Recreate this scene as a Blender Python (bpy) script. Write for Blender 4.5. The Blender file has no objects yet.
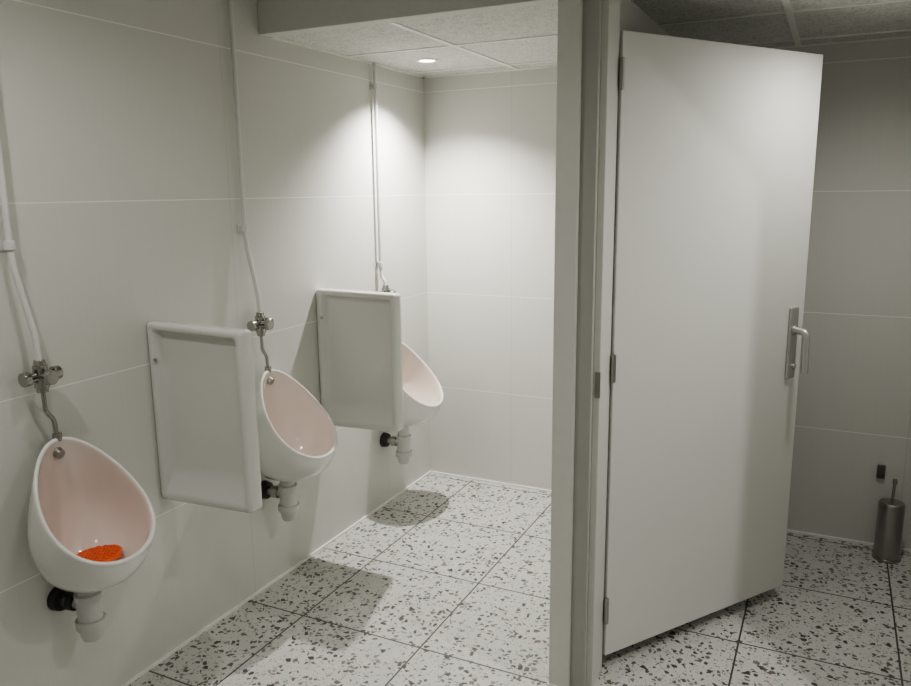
import bpy, bmesh, math
from mathutils import Vector, Matrix
S=bpy.context.scene
# ---------------------------------------------------------------- helpers
def nt(name):
    m=bpy.data.materials.new(name); m.use_nodes=True
    n=m.node_tree; b=n.nodes['Principled BSDF']; return m,n,b
def simple(name,col,rough=.5,metal=0,noise=0.04,scale=30,bump=0,coat=0):
    m,n,b=nt(name)
    tc=n.nodes.new('ShaderNodeTexCoord'); no=n.nodes.new('ShaderNodeTexNoise'); no.inputs['Scale'].default_value=scale
    n.links.new(tc.outputs['Object'],no.inputs['Vector'])
    mx=n.nodes.new('ShaderNodeMix'); mx.data_type='RGBA'
    n.links.new(no.outputs['Fac'],mx.inputs[0])
    mx.inputs[6].default_value=[c*(1-noise) for c in col]+[1]; mx.inputs[7].default_value=[min(1,c*(1+noise)) for c in col]+[1]
    n.links.new(mx.outputs[2],b.inputs['Base Color'])
    b.inputs['Roughness'].default_value=rough; b.inputs['Metallic'].default_value=metal
    b.inputs['Coat Weight'].default_value=coat; b.inputs['Coat Roughness'].default_value=.08
    if bump:
        bp=n.nodes.new('ShaderNodeBump'); bp.inputs['Strength'].default_value=bump; bp.inputs['Distance'].default_value=.002
        n.links.new(no.outputs['Fac'],bp.inputs['Height']); n.links.new(bp.outputs[0],b.inputs['Normal'])
    return m
def mth(n,op,a,b=None,c=None):
    x=n.nodes.new('ShaderNodeMath'); x.operation=op
    for i,v in enumerate((a,b,c)):
        if v is None: continue
        if hasattr(v,'links'): n.links.new(v,x.inputs[i])
        else: x.inputs[i].default_value=v
    return x.outputs[0]
def gridline(n,coord,off,size,half):
    t=mth(n,'DIVIDE',mth(n,'SUBTRACT',coord,off),size)
    f=mth(n,'FRACT',mth(n,'ADD',t,100.5))
    d=mth(n,'ABSOLUTE',mth(n,'SUBTRACT',f,.5))
    return mth(n,'LESS_THAN',d,half/size)
def mixc(n,fac,a,b):
    mx=n.nodes.new('ShaderNodeMix'); mx.data_type='RGBA'; n.links.new(fac,mx.inputs[0])
    for k,v in ((6,a),(7,b)):
        if hasattr(v,'links'): n.links.new(v,mx.inputs[k])
        else: mx.inputs[k].default_value=tuple(v)+(1,)
    return mx.outputs[2]
def wallmat(name,axis,hoff,hsize,voff=1.0497,vsize=.5302,col=(.66,.658,.62)):
    m,n,b=nt(name)
    g=n.nodes.new('ShaderNodeNewGeometry'); s=n.nodes.new('ShaderNodeSeparateXYZ'); n.links.new(g.outputs['Position'],s.inputs[0])
    h=gridline(n,s.outputs['Z'],voff,vsize,.0018)
    v=gridline(n,s.outputs[axis],hoff,hsize,.0012)
    no=n.nodes.new('ShaderNodeTexNoise'); no.inputs['Scale'].default_value=1.0
    mp=n.nodes.new('ShaderNodeMapping'); mp.inputs['Scale'].default_value=(90,90,2.5); n.links.new(g.outputs['Position'],mp.inputs[0]); n.links.new(mp.outputs[0],no.inputs['Vector'])
    c=mixc(n,no.outputs['Fac'],[x*.98 for x in col],[x*1.02 for x in col])
    c=mixc(n,mth(n,'MULTIPLY',v,.40),c,(.36,.36,.34))
    c=mixc(n,mth(n,'MULTIPLY',h,.8),c,(.92,.92,.90))
    n.links.new(c,b.inputs['Base Color']); b.inputs['Roughness'].default_value=.45
    bp=n.nodes.new('ShaderNodeBump'); bp.inputs['Strength'].default_value=.2; bp.inputs['Distance'].default_value=.0008
    n.links.new(mth(n,'SUBTRACT',no.outputs['Fac'],mth(n,'MAXIMUM',h,v)),bp.inputs['Height']); n.links.new(bp.outputs[0],b.inputs['Normal'])
    return m
M_left=wallmat('tile_wall_left','Y',2.24,1.06)
M_back=wallmat('tile_wall_back','X',.50,.62)
def floormat():
    m,n,b=nt('terrazzo_tile')
    g=n.nodes.new('ShaderNodeNewGeometry'); s=n.nodes.new('ShaderNodeSeparateXYZ'); n.links.new(g.outputs['Position'],s.inputs[0])
    base=n.nodes.new('ShaderNodeTexNoise'); base.inputs['Scale'].default_value=14; n.links.new(g.outputs['Position'],base.inputs['Vector'])
    c=mixc(n,base.outputs['Fac'],(.52,.52,.495),(.61,.61,.58))
    for sc,thr,edge,off,dk in ((44,.80,.13,0,.92),(60,.79,.12,7.3,.85),(130,.80,.12,3.1,.6)):
        mp=n.nodes.new('ShaderNodeMapping'); mp.inputs['Location'].default_value=(off,off*.7,0); mp.inputs['Rotation'].default_value=(0,0,off)
        n.links.new(g.outputs['Position'],mp.inputs[0])
        ds=n.nodes.new('ShaderNodeTexNoise'); ds.inputs['Scale'].default_value=sc*1.2; n.links.new(mp.outputs[0],ds.inputs['Vector'])
        va=n.nodes.new('ShaderNodeVectorMath'); va.operation='MULTIPLY_ADD'; n.links.new(ds.outputs['Color'],va.inputs[0]); va.inputs[1].default_value=(.35/sc,)*3; n.links.new(mp.outputs[0],va.inputs[2])
        a=n.nodes.new('ShaderNodeTexVoronoi'); a.voronoi_dimensions='2D'; a.inputs['Scale'].default_value=sc
        e=n.nodes.new('ShaderNodeTexVoronoi'); e.voronoi_dimensions='2D'; e.feature='DISTANCE_TO_EDGE'; e.inputs['Scale'].default_value=sc
        n.links.new(va.outputs[0],a.inputs['Vector']); n.links.new(va.outputs[0],e.inputs['Vector'])
        sp=n.nodes.new('ShaderNodeSeparateColor'); n.links.new(a.outputs['Color'],sp.inputs[0])
        chip=mth(n,'MULTIPLY',mth(n,'GREATER_THAN',sp.outputs[0],thr),mth(n,'GREATER_THAN',e.outputs['Distance'],mth(n,'MULTIPLY_ADD',sp.outputs[2],.14,edge)))
        cr=n.nodes.new('ShaderNodeValToRGB'); cr.color_ramp.interpolation='CONSTANT'; n.links.new(sp.outputs[1],cr.inputs[0])
        r=cr.color_ramp; r.elements[0].color=(.035,.035,.035,1); r.elements[1].position=.40; r.elements[1].color=(.10,.097,.09,1)
        x=r.elements.new(.68); x.color=(.22,.21,.20,1); x=r.elements.new(.88); x.color=(.15,.10,.08,1)
        c=mixc(n,mth(n,'MULTIPLY',chip,dk),c,cr.outputs[0])
    gl=mth(n,'MAXIMUM',gridline(n,s.outputs['X'],.2742,.5105,.0032),gridline(n,s.outputs['Y'],2.7006,.5105,.0032))
    c=mixc(n,gl,c,(.08,.08,.075))
    n.links.new(c,b.inputs['Base Color']); b.inputs['Roughness'].default_value=.38
    bp=n.nodes.new('ShaderNodeBump'); bp.inputs['Strength'].default_value=.4; bp.inputs['Distance'].default_value=.001; bp.invert=True
    n.links.new(gl,bp.inputs['Height']); n.links.new(bp.outputs[0],b.inputs['Normal'])
    return m
M_floor=floormat()
def ceilmat():
    m,n,b=nt('mineral_ceiling_tile')
    g=n.nodes.new('ShaderNodeNewGeometry')
    v=n.nodes.new('ShaderNodeTexNoise'); v.inputs['Scale'].default_value=95; v.inputs['Detail'].default_value=4; n.links.new(g.outputs['Position'],v.inputs['Vector'])
    w=n.nodes.new('ShaderNodeTexNoise'); w.inputs['Scale'].default_value=22; n.links.new(g.outputs['Position'],w.inputs['Vector'])
    cr=n.nodes.new('ShaderNodeValToRGB'); cr.color_ramp.elements[0].position=.40; cr.color_ramp.elements[0].color=(.50,.50,.47,1)
    cr.color_ramp.elements[1].position=.52; cr.color_ramp.elements[1].color=(.70,.70,.67,1)
    n.links.new(mth(n,'ADD',mth(n,'MULTIPLY',v.outputs['Fac'],.75),mth(n,'MULTIPLY',w.outputs['Fac'],.25)),cr.inputs[0])
    n.links.new(cr.outputs[0],b.inputs['Base Color']); b.inputs['Roughness'].default_value=.95
    bp=n.nodes.new('ShaderNodeBump'); bp.inputs['Strength'].default_value=.4; bp.inputs['Distance'].default_value=.003
    n.links.new(v.outputs['Fac'],bp.inputs['Height']); n.links.new(bp.outputs[0],b.inputs['Normal'])
    return m
M_ceil=ceilmat()
M_tbar=simple('white_tbar',(.82,.82,.79),.5)
M_plaster=simple('painted_plaster',(.66,.66,.63),.8,scale=40,bump=.2)
M_frame=simple('painted_frame',(.68,.68,.64),.45)
M_frame_shade=simple('frame_painted_shade',(.40,.395,.37),.5)  # darker frame tone, shade of the jamb recess put into the colour
M_door=simple('white_laminate_door',(.74,.74,.71),.42,scale=8,noise=.015)
M_cer=simple('white_ceramic',(.78,.775,.75),.12,noise=.01,coat=.6)
M_div=simple('divider_ceramic',(.68,.675,.645),.20,noise=.01,coat=.4)
M_pink=simple('glazed_bowl_interior',(.77,.67,.62),.15,noise=.02,scale=9,coat=.6)
M_pvc=simple('white_pvc',(.70,.70,.68),.35)
M_trap=simple('grey_white_plastic_trap',(.60,.60,.58),.3)
M_chrome=simple('chrome',(.40,.39,.37),.16,1)
M_steel=simple('brushed_steel',(.42,.41,.39),.3,1,scale=60)
M_alu=simple('satin_aluminium',(.60,.60,.58),.35,.85)
M_dark=simple('dark_rubber',(.03,.03,.03),.5)
M_orange=simple('orange_urinal_mat_rubber',(.80,.13,.045),.45,noise=.2,scale=60)
M_seal=simple('white_sealant',(.85,.85,.83),.5)

def link(o,parent=None):
    S.collection.objects.link(o)
    if parent: o.parent=parent
    return o
def empty(name,loc=(0,0,0)):
    e=bpy.data.objects.new(name,None); e.location=loc; e.empty_display_size=.05; return link(e)
def obj(name,bm,mats,parent=None,smooth=False,bevel=0,sub=0,seg=2):
    me=bpy.data.meshes.new(name); bmesh.ops.recalc_face_normals(bm,faces=bm.faces[:]); bm.to_mesh(me); bm.free()
    for m in (mats if isinstance(mats,(list,tuple)) else [mats]): me.materials.append(m)
    if smooth:
        for p in me.polygons: p.use_smooth=True
    o=bpy.data.objects.new(name,me); link(o,parent)
    if bevel:
        b=o.modifiers.new('bev','BEVEL'); b.width=bevel; b.segments=seg; b.limit_method='ANGLE'; b.angle_limit=math.radians(35)
        for p in me.polygons: p.use_smooth=True
        w=o.modifiers.new('wn','WEIGHTED_NORMAL'); w.keep_sharp=True
    if sub:
        s=o.modifiers.new('sub','SUBSURF'); s.levels=sub; s.render_levels=sub
    return o
def addbox(bm,x0,x1,y0,y1,z0,z1,mi=0):
    vs=[bm.verts.new((x,y,z)) for x in (x0,x1) for y in (y0,y1) for z in (z0,z1)]
    for f in ((0,1,3,2),(4,6,7,5),(0,4,5,1),(2,3,7,6),(0,2,6,4),(1,5,7,3)):
        fc=bm.faces.new([vs[i] for i in f]); fc.material_index=mi
def box(name,x0,x1,y0,y1,z0,z1,mat,parent=None,bevel=0):
    bm=bmesh.new(); addbox(bm,x0,x1,y0,y1,z0,z1); return obj(name,bm,mat,parent,bevel=bevel)
def addcyl(bm,p0,p1,r0,r1=None,seg=24,mi=0,cap=True):
    r1=r0 if r1 is None else r1
    p0=Vector(p0);p1=Vector(p1);d=(p1-p0).normalized()
    a=d.orthogonal().normalized(); b=d.cross(a)
    A=[];B=[]
    for i in range(seg):
        t=2*math.pi*i/seg; v=a*math.cos(t)+b*math.sin(t)
        A.append(bm.verts.new(p0+v*r0)); B.append(bm.verts.new(p1+v*r1))
    for i in range(seg):
        f=bm.faces.new((A[i],A[(i+1)%seg],B[(i+1)%seg],B[i])); f.material_index=mi; f.smooth=True
    if cap:
        for L in (A,B):
            f=bm.faces.new(L); f.material_index=mi
def cyls(name,lst,mat,parent=None,bevel=.0015):
    bm=bmesh.new()
    for c in lst: addcyl(bm,*c)
    return obj(name,bm,mat,parent,bevel=bevel)
def tube(name,pts,r,mat,parent=None):
    cu=bpy.data.curves.new(name,'CURVE'); cu.dimensions='3D'; cu.bevel_depth=r; cu.bevel_resolution=5; cu.use_fill_caps=True
    P=[Vector(p) for p in pts]; out=[P[0]]
    for i in range(1,len(P)-1):
        a=(P[i-1]-P[i]); b=(P[i+1]-P[i]); k=min(.02,a.length*.45,b.length*.45)
        s=P[i]+a.normalized()*k; e=P[i]+b.normalized()*k
        for j in range(6):
            t=j/5; out.append((1-t)**2*s+2*t*(1-t)*P[i]+t*t*e)
    out.append(P[-1])
    sp=cu.splines.new('POLY'); sp.points.add(len(out)-1)
    for q,v in zip(sp.points,out): q.co=(*v,1)
    cu.materials.append(mat)
    tmp=bpy.data.objects.new(name,cu); S.collection.objects.link(tmp)
    dg=bpy.context.evaluated_depsgraph_get(); me=bpy.data.meshes.new_from_object(tmp.evaluated_get(dg))
    bpy.data.objects.remove(tmp)
    if not me.materials: me.materials.append(mat)
    for p in me.polygons: p.use_smooth=True
    return link(bpy.data.objects.new(name,me),parent)

# ---------------------------------------------------------------- room
YB=3.766; ZC=2.188; ZF=2.50; YF=-1.0; XR=3.2
box('floor',-.12,XR+.1,YF-.1,YB+.12,-.1,0,M_floor)
box('wall_left',-.12,0,YF-.1,YB+.12,0,ZF,M_left)
box('wall_back',0,XR+.1,YB,YB+.12,0,ZF,M_back)
box('wall_right',2.52,2.62,2.32,YB,0,ZC,M_left)
box('wall_right_front',XR,XR+.1,YF,2.22,0,ZF,M_left)
box('wall_front',0,XR+.1,YF-.1,YF,0,ZF,M_back)
box('wall_partition',1.30,1.37,2.26,YB,0,ZC,M_plaster)
bm=bmesh.new()
addbox(bm,2.375,XR,2.22,2.32,0,ZF)
addbox(bm,1.31,2.375,2.22,2.32,2.19,ZF)
obj('wall_door_side',bm,M_plaster)
box('ceiling',0,2.52,2.50,YB,ZC,ZC+.06,M_ceil)
box('ceiling_front',0,XR,YF,2.22,ZF,ZF+.08,M_plaster)
box('ceiling_bridge',0,1.31,2.22,2.5,ZF,ZF+.08,M_plaster)
box('trim_bulkhead',0,1.36,2.455,2.515,ZC-.004,ZF,M_plaster,bevel=.003)
box('trim_bulkhead_cubicle',1.36,2.52,2.32,2.515,ZC,ZF,M_plaster)
bm=bmesh.new()
for x in (.54,1.175,1.81,2.445): addbox(bm,x-.011,x+.011,2.515,YB,ZC-.004,ZC+.002)
for y in (3.03,3.60): 
    addbox(bm,0,1.315,y-.011,y+.011,ZC-.0035,ZC+.002); addbox(bm,1.375,2.52,y-.011,y+.011,ZC-.0035,ZC+.002)
addbox(bm,0,.018,2.515,YB,ZC-.006,ZC+.002); addbox(bm,0,2.52,YB-.018,YB,ZC-.006,ZC+.002)
obj('trim_ceiling_grid',bm,M_tbar)
box('baseboard_left',0,.008,YF,YB,0,.010,M_seal)
box('baseboard_back',.008,1.30,YB-.008,YB,0,.010,M_seal)
box('baseboard_cubicle',1.37,2.52,YB-.008,YB,0,.010,M_seal)

fr=empty('door_frame')
bm=bmesh.new()
addbox(bm,1.272,1.340,2.175,2.30,0,ZF)
obj('jamb_post',bm,M_frame,fr,bevel=.004)
bm=bmesh.new()
addbox(bm,1.340,1.383,2.200,2.33,0,2.18); addbox(bm,1.383,1.405,2.225,2.345,0,2.18)
obj('jamb_hinge',bm,M_frame,fr,bevel=.003)
box('jamb_rebate_shade',1.340,1.387,2.19,2.20,0,2.18,M_frame_shade,fr)  # thin dark strip painting the recess shade on the jamb
box('jamb_strike',2.345,2.375,2.20,2.33,0,2.18,M_frame,fr,bevel=.003)
box('head',1.343,2.375,2.20,2.33,2.175,2.20,M_frame,fr,bevel=.003)
box('strike_plate',1.3895,1.4065,2.2235,2.226,.98,1.06,M_steel,fr)
box('post_foot',1.268,1.344,2.171,2.30,0,.012,M_seal,fr)

A=Vector((1.415,2.344,0)); ang=math.atan2(.765,.511)
d=empty('door_1',A); d.rotation_euler=(0,0,ang)
box('leaf',0,.92,0,.04,.05,2.05,M_door,d,bevel=.003)
for z in (1.93,1.05,.22):
    cyls('hinge',[((-.004,-.004,z-.045),(-.004,-.004,z+.045),.008)],M_steel,d)
bm=bmesh.new(); addbox(bm,.834,.880,-.011,0,.905,1.170); obj('handle_plate',bm,M_alu,d,bevel=.005,seg=3)
tube('handle_lever',[(.861,-.005,1.085),(.861,-.058,1.085),(.861,-.062,.935)],.013,M_alu,d)
cyls('handle_rose',[((.861,-.009,1.085),(.861,-.018,1.085),.017)],M_alu,d)
cyls('lock_turn',[((.861,-.009,.95),(.861,-.022,.95),.009)],M_alu,d)
box('latch_plate',.9195,.9215,.012,.028,.95,1.12,M_steel,d)

# ---------------------------------------------------------------- urinal
def urinal(yc,mat_in=False,dz=.02,tz=0):
    u=empty('urinal',(0,yc,dz))
    N=48
    Ax,Az,Bx,Bz=.045,.90,.312,.578
    W=.176
    nrm=Vector((-(Bz-Az),0,(Bx-Ax))).normalized()
    def rim(i,inset=0,lift=0):
        t=2*math.pi*i/N; s=(1-math.cos(t))/2
        w=W*math.sin(t)*(.72+.38*s)
        L=math.hypot(Bx-Ax,Bz-Az); ss=inset/L+(1-2*inset/L)*s
        w*=(1-inset/W)
        p=Vector((Ax+(Bx-Ax)*ss,w,Az+(Bz-Az)*ss)); p+=nrm*(lift-.012*math.sin(math.pi*s))
        return p,s
    bm=bmesh.new(); rings=[]
    def add(pts,mi): rings.append(([bm.verts.new(p) for p in pts],mi))
    K=9; C=Vector((.105,0,.462))
    for k in range(K,-1,-1):
        ph=(k/K)*math.pi/2; pts=[]
        for i in range(N):
            p,s=rim(i,-.0,-.006)
            t=2*math.pi*i/N
            rr=math.cos(ph)**1.05 if k<K else 0
            q=Vector((C.x+(p.x-C.x)*rr-math.cos(t)*.035*(1-rr), p.y*rr+math.sin(t)*.035*(1-rr), C.z+(p.z-C.z)*(1-math.sin(ph))))
            back=(1-s)**1.3*min(1,ph*2.2)
            q.x=q.x*(1-back)+.0005*back
            pts.append(q)
        add(pts,0)
    add([rim(i,.001,.002)[0] for i in range(N)],0)
    add([rim(i,.006,.005)[0] for i in range(N)],0)
    add([rim(i,.013,.002)[0] for i in range(N)],0)
    add([rim(i,.016,-.006)[0] for i in range(N)],1)
    Ci=Vector((.135,0,.505))
    for k in range(1,K+1):
        ph=(k/K)*math.pi/2; pts=[]
        for i in range(N):
            p,s=rim(i,.017,-.010); t=2*math.pi*i/N
            rr=math.cos(ph)**.95 if k<K else 0
            q=Vector((Ci.x+(p.x-Ci.x)*rr-math.cos(t)*.022*(1-rr),p.y*rr+math.sin(t)*.022*(1-rr),Ci.z+(p.z-Ci.z)*(1-math.sin(ph))))
            back=(1-s)**1.3*min(1,ph*2.0)*rr
            q.x=q.x*(1-back)+.022*back
            pts.append(q)
        add(pts,1)
    for a in range(len(rings)-1):
        ra,rb=rings[a][0],rings[a+1][0]
        for i in range(N):
            f=bm.faces.new((ra[i],ra[(i+1)%N],rb[(i+1)%N],rb[i])); f.material_index=rings[a+1][1]
    f=bm.faces.new(rings[0][0]); f=bm.faces.new(rings[-1][0]); f.material_index=1
    obj('bowl',bm,[M_cer,M_pink],u,smooth=True,sub=1)
    cyls('spreader',[((.028,0,.862),(.060,0,.850),.018,.014),((.024,0,.863),(.032,0,.860),.024)],M_steel,u)
    cyls('drain_grate',[((.135,0,.503),(.135,0,.511),.02)],M_steel,u)
    x=.108
    cyls('waste_nut',[((x,0,.430+tz),(x,0,.468),.029),((x,0,.410+tz),(x,0,.432+tz),.039)],M_trap,u)
    cyls('bottle_trap',[((x,0,.345+tz),(x,0,.412+tz),.035),((x,0,.322+tz),(x,0,.350+tz),.043),((x,0,.284+tz),(x,0,.322+tz),.027,.036)],M_trap,u,bevel=.003)
    zz=.400+tz
    tube('waste_pipe',[(.100,-.005,zz),(.070,-.02,zz),(.0,-.02,zz)],.018,M_steel,u)
    cyls('wall_flange',[((0,-.02,zz),(.026,-.02,zz),.038,.034)],M_dark,u)
    cyls('pipe_nut',[((.050,-.02,zz),(.074,-.016,zz),.025)],M_dark if mat_in else M_chrome,u)
    if mat_in:
        bm=bmesh.new()
        R=.084; n=30; c0=Vector((0,0,0))
        vs=[];top=[]
        for i in range(n):
            t=2*math.pi*i/n; r=R*(1+.06*math.sin(5*t))
            vs.append(bm.verts.new(c0+Vector((r*math.cos(t)*.85,r*math.sin(t),0))))
            top.append(bm.verts.new(c0+Vector((r*.9*math.cos(t)*.85,r*.9*math.sin(t),.008))))
        for i in range(n):
            bm.faces.new((vs[i],vs[(i+1)%n],top[(i+1)%n],top[i]))
        bm.faces.new(vs); bm.faces.new(top)
        for k in range(-4,5):
            y=k*.0155; hl=math.sqrt(max(.0001,(R*.85)**2-y*y))*.85; hy=math.sqrt(max(.0001,(R*.85)**2-y*y))
            addbox(bm,c0.x-hl,c0.x+hl,y-.003,y+.003,.006,.0105)
            if abs(y)<.06: addbox(bm,y*.85-.003,y*.85+.003,-hy,hy,.006,.0105)
        o=obj('urinal_mat',bm,M_orange,u); o.location=(.152,0,.549); o.rotation_euler=(0,math.radians(-4),0)
    return u
def flush(yc,ztop,py=-.06,zj=1.46,clips=(1.47,2.0)):
    e=empty('flush_pipe',(0,yc,0))
    V=Vector((.045,-.03,1.105))
    tube('supply_pipe',[(.022,py,ztop),(.022,py,zj),(.026,py,zj-.05),(.042,-.032,max(1.17,zj-.24)),(V.x,V.y,1.12)],.0085,M_pvc,e)
    for z in clips:
        bm=bmesh.new(); addcyl(bm,(.022,py,z-.012),(.022,py,z+.012),.0135); addbox(bm,0,.022,py-.006,py+.006,z-.007,z+.007)
        addbox(bm,0,.004,py-.016,py+.016,z-.014,z+.014)
        obj('pipe_clip',bm,M_pvc,e,bevel=.001)
    bm=bmesh.new(); z=V.z
    addcyl(bm,(V.x,V.y,z-.032),(V.x,V.y,z+.032),.020)
    addcyl(bm,(V.x,V.y,z-.046),(V.x,V.y,z-.030),.016)
    addcyl(bm,(V.x,V.y,z+.028),(V.x,V.y,z+.046),.015)
    addcyl(bm,(V.x,V.y-.046,z),(V.x,V.y+.046,z),.013)
    addcyl(bm,(V.x,V.y-.056,z),(V.x,V.y-.036,z),.020)
    addcyl(bm,(V.x,V.y+.036,z),(V.x,V.y+.056,z),.020)
    addcyl(bm,(V.x,V.y,z),(V.x+.040,V.y,z),.016)
    addcyl(bm,(V.x+.034,V.y,z),(V.x+.050,V.y,z),.022,.019)
    obj('push_valve',bm,M_chrome,e,bevel=.002)
    tube('flush_tube',[(V.x,V.y,z-.04),(V.x,V.y+.002,1.0),(.045,-.006,.975),(.043,0,.905)],.0065,M_chrome,e)
    cyls('tube_collar',[((.043,0,.908),(.043,0,.93),.013)],M_chrome,e)
urinal(1.408,True,.02); flush(1.415,ZF)
urinal(2.345,False,.02); flush(2.345,ZF,clips=(1.47,2.4))
urinal(3.28,False,-.02,-.03); flush(3.28,ZC,py=-.035,zj=1.24,clips=(1.25,2.08))

# ---------------------------------------------------------------- dividers
def divider(y):
    e=empty('urinal_divider',(0,y,0))
    bm=bmesh.new(); T=.030; Q=6
    def ring(y,l,r,t,b,rad):
        x0=.001+l; x1=.398-r
        pts=[]
        for cxk,czk,a0 in ((1,1,0),(0,1,90),(0,0,180),(1,0,270)):
            for j in range(Q+1):
                a=math.radians(a0+90*j/Q)
                px=(x1-rad if cxk else x0+rad)+rad*math.cos(a)
                k=px/.402
                zt=1.190-.006*k-t; zb=.575+.015*k+b
                pz=(zt-rad if czk else zb+rad)+rad*math.sin(a)
                pts.append(bm.verts.new((px,y,pz)))
        return pts
    prof=[(T-.012,0,0,0,0,.014),(T-.004,.0015,.0025,.0025,.0025,.013),(T,.007,.008,.008,.008,.012),(T,.022,.020,.020,.026,.012),
          (T-.004,.028,.024,.024,.032,.012),(.008,.038,.030,.030,.085,.014),(.003,.044,.034,.034,.105,.014),(.002,.060,.050,.050,.125,.014)]
    rs=[ring(-p[0],*p[1:]) for p in reversed(prof)]+[ring(p[0],*p[1:]) for p in prof]
    n=len(rs[0])
    for a,b in zip(rs,rs[1:]):
        for k in range(n): bm.faces.new((a[k],a[(k+1)%n],b[(k+1)%n],b[k]))
    bm.faces.new(rs[0]); bm.faces.new(rs[-1])
    obj('panel',bm,M_div,e,smooth=True)
    cyls('fixing_screw',[((.030,-T-.002,1.065),(.030,-T+.004,1.065),.006)],M_steel,e)
divider(1.832); divider(2.762)

# ---------------------------------------------------------------- toilet brush + wall stop
b=empty('toilet_brush',(2.315,3.65,0))
cyls('holder',[((0,0,0),(0,0,.255),.052),((0,0,0),(0,0,.012),.056)],M_steel,b)
cyls('lid',[((0,0,.255),(0,0,.262),.050,.046)],M_steel,b)
cyls('handle_rod',[((0,0,.262),(.004,0,.36),.006),((.004,0,.345),(.004,0,.365),.009)],M_steel,b)
w=empty('door_stop',(2.27,YB,.355))
bm=bmesh.new(); addbox(bm,-.016,.016,-.016,0,-.03,.03); addcyl(bm,(0,-.016,0),(0,-.026,0),.010); obj('body',bm,simple('brown_rubber',(.12,.105,.09),.5),w,bevel=.003)

# ---------------------------------------------------------------- lights
M_em=bpy.data.materials.new('lamp_glow'); M_em.use_nodes=True
bb=M_em.node_tree.nodes['Principled BSDF']; bb.inputs['Emission Color'].default_value=(1,.97,.9,1); bb.inputs['Emission Strength'].default_value=20; bb.inputs['Base Color'].default_value=(.9,.9,.9,1)
def downlight(x,y,z,power,angle=120,blend=1,rad=.03,col=(1,.985,.93)):
    e=empty('downlight',(x,y,z))
    bm=bmesh.new(); n=32
    prof=[(.034,-.0005),(.036,-.004),(.046,-.007),(.052,-.004),(.053,.0)]
    rs=[[bm.verts.new((r*math.cos(2*math.pi*i/n),r*math.sin(2*math.pi*i/n),h)) for i in range(n)] for r,h in prof]
    for a in range(len(rs)-1):
        for i in range(n): bm.faces.new((rs[a][i],rs[a][(i+1)%n],rs[a+1][(i+1)%n],rs[a+1][i]))
    obj('bezel',bm,M_tbar,e,smooth=True)
    cyls('lamp',[((0,0,-.001),(0,0,-.003),.034)],M_em,e,bevel=0)
    l=bpy.data.lights.new('spot','SPOT'); l.energy=power; l.spot_size=math.radians(angle); l.spot_blend=blend; l.shadow_soft_size=rad; l.color=col
    o=bpy.data.objects.new('spot',l); o.location=(0,0,-.04); link(o,e)
downlight(.27,3.30,ZC,150,126,rad=.018)        # urinal bay
downlight(.45,.75,ZF,34,150)                   # front left, unseen, added to brighten left wall and near urinal
downlight(.75,1.50,ZF,14,140)                  # front centre
downlight(2.63,1.865,ZF,62,150,rad=.02)        # right of the cubicle door
downlight(2.15,2.78,ZC,26,166,rad=.05)         # cubicle
downlight(1.9,-.2,ZF,22,140)  # unseen fill lamp added behind the camera for ambient light
w=bpy.data.worlds.new('World'); S.world=w; w.use_nodes=True
w.node_tree.nodes['Background'].inputs[0].default_value=(.8,.8,.75,1); w.node_tree.nodes['Background'].inputs[1].default_value=.15

# ---------------------------------------------------------------- camera
f,yaw,pit,rol,cx=774.937,.4542,.1940,-.0112,2.0093
f0=Vector((-math.sin(yaw),math.cos(yaw),0)); r0=Vector((math.cos(yaw),math.sin(yaw),0)); u0=Vector((0,0,1))
fw=f0*math.cos(pit)-u0*math.sin(pit); up=u0*math.cos(pit)+f0*math.sin(pit)
r=r0*math.cos(rol)+up*math.sin(rol); u=up*math.cos(rol)-r0*math.sin(rol)
cam=bpy.data.cameras.new('camera'); co=bpy.data.objects.new('camera',cam); link(co)
m=Matrix((( r.x,u.x,-fw.x,cx),(r.y,u.y,-fw.y,0),(r.z,u.z,-fw.z,1.6),(0,0,0,1))); co.matrix_world=m
cam.sensor_width=36; cam.lens=f/911*36; cam.clip_start=.02
S.camera=co
S.view_settings.view_transform='AgX'
try: S.view_settings.look='AgX - Medium High Contrast'
except Exception: pass
S.view_settings.exposure=-.1
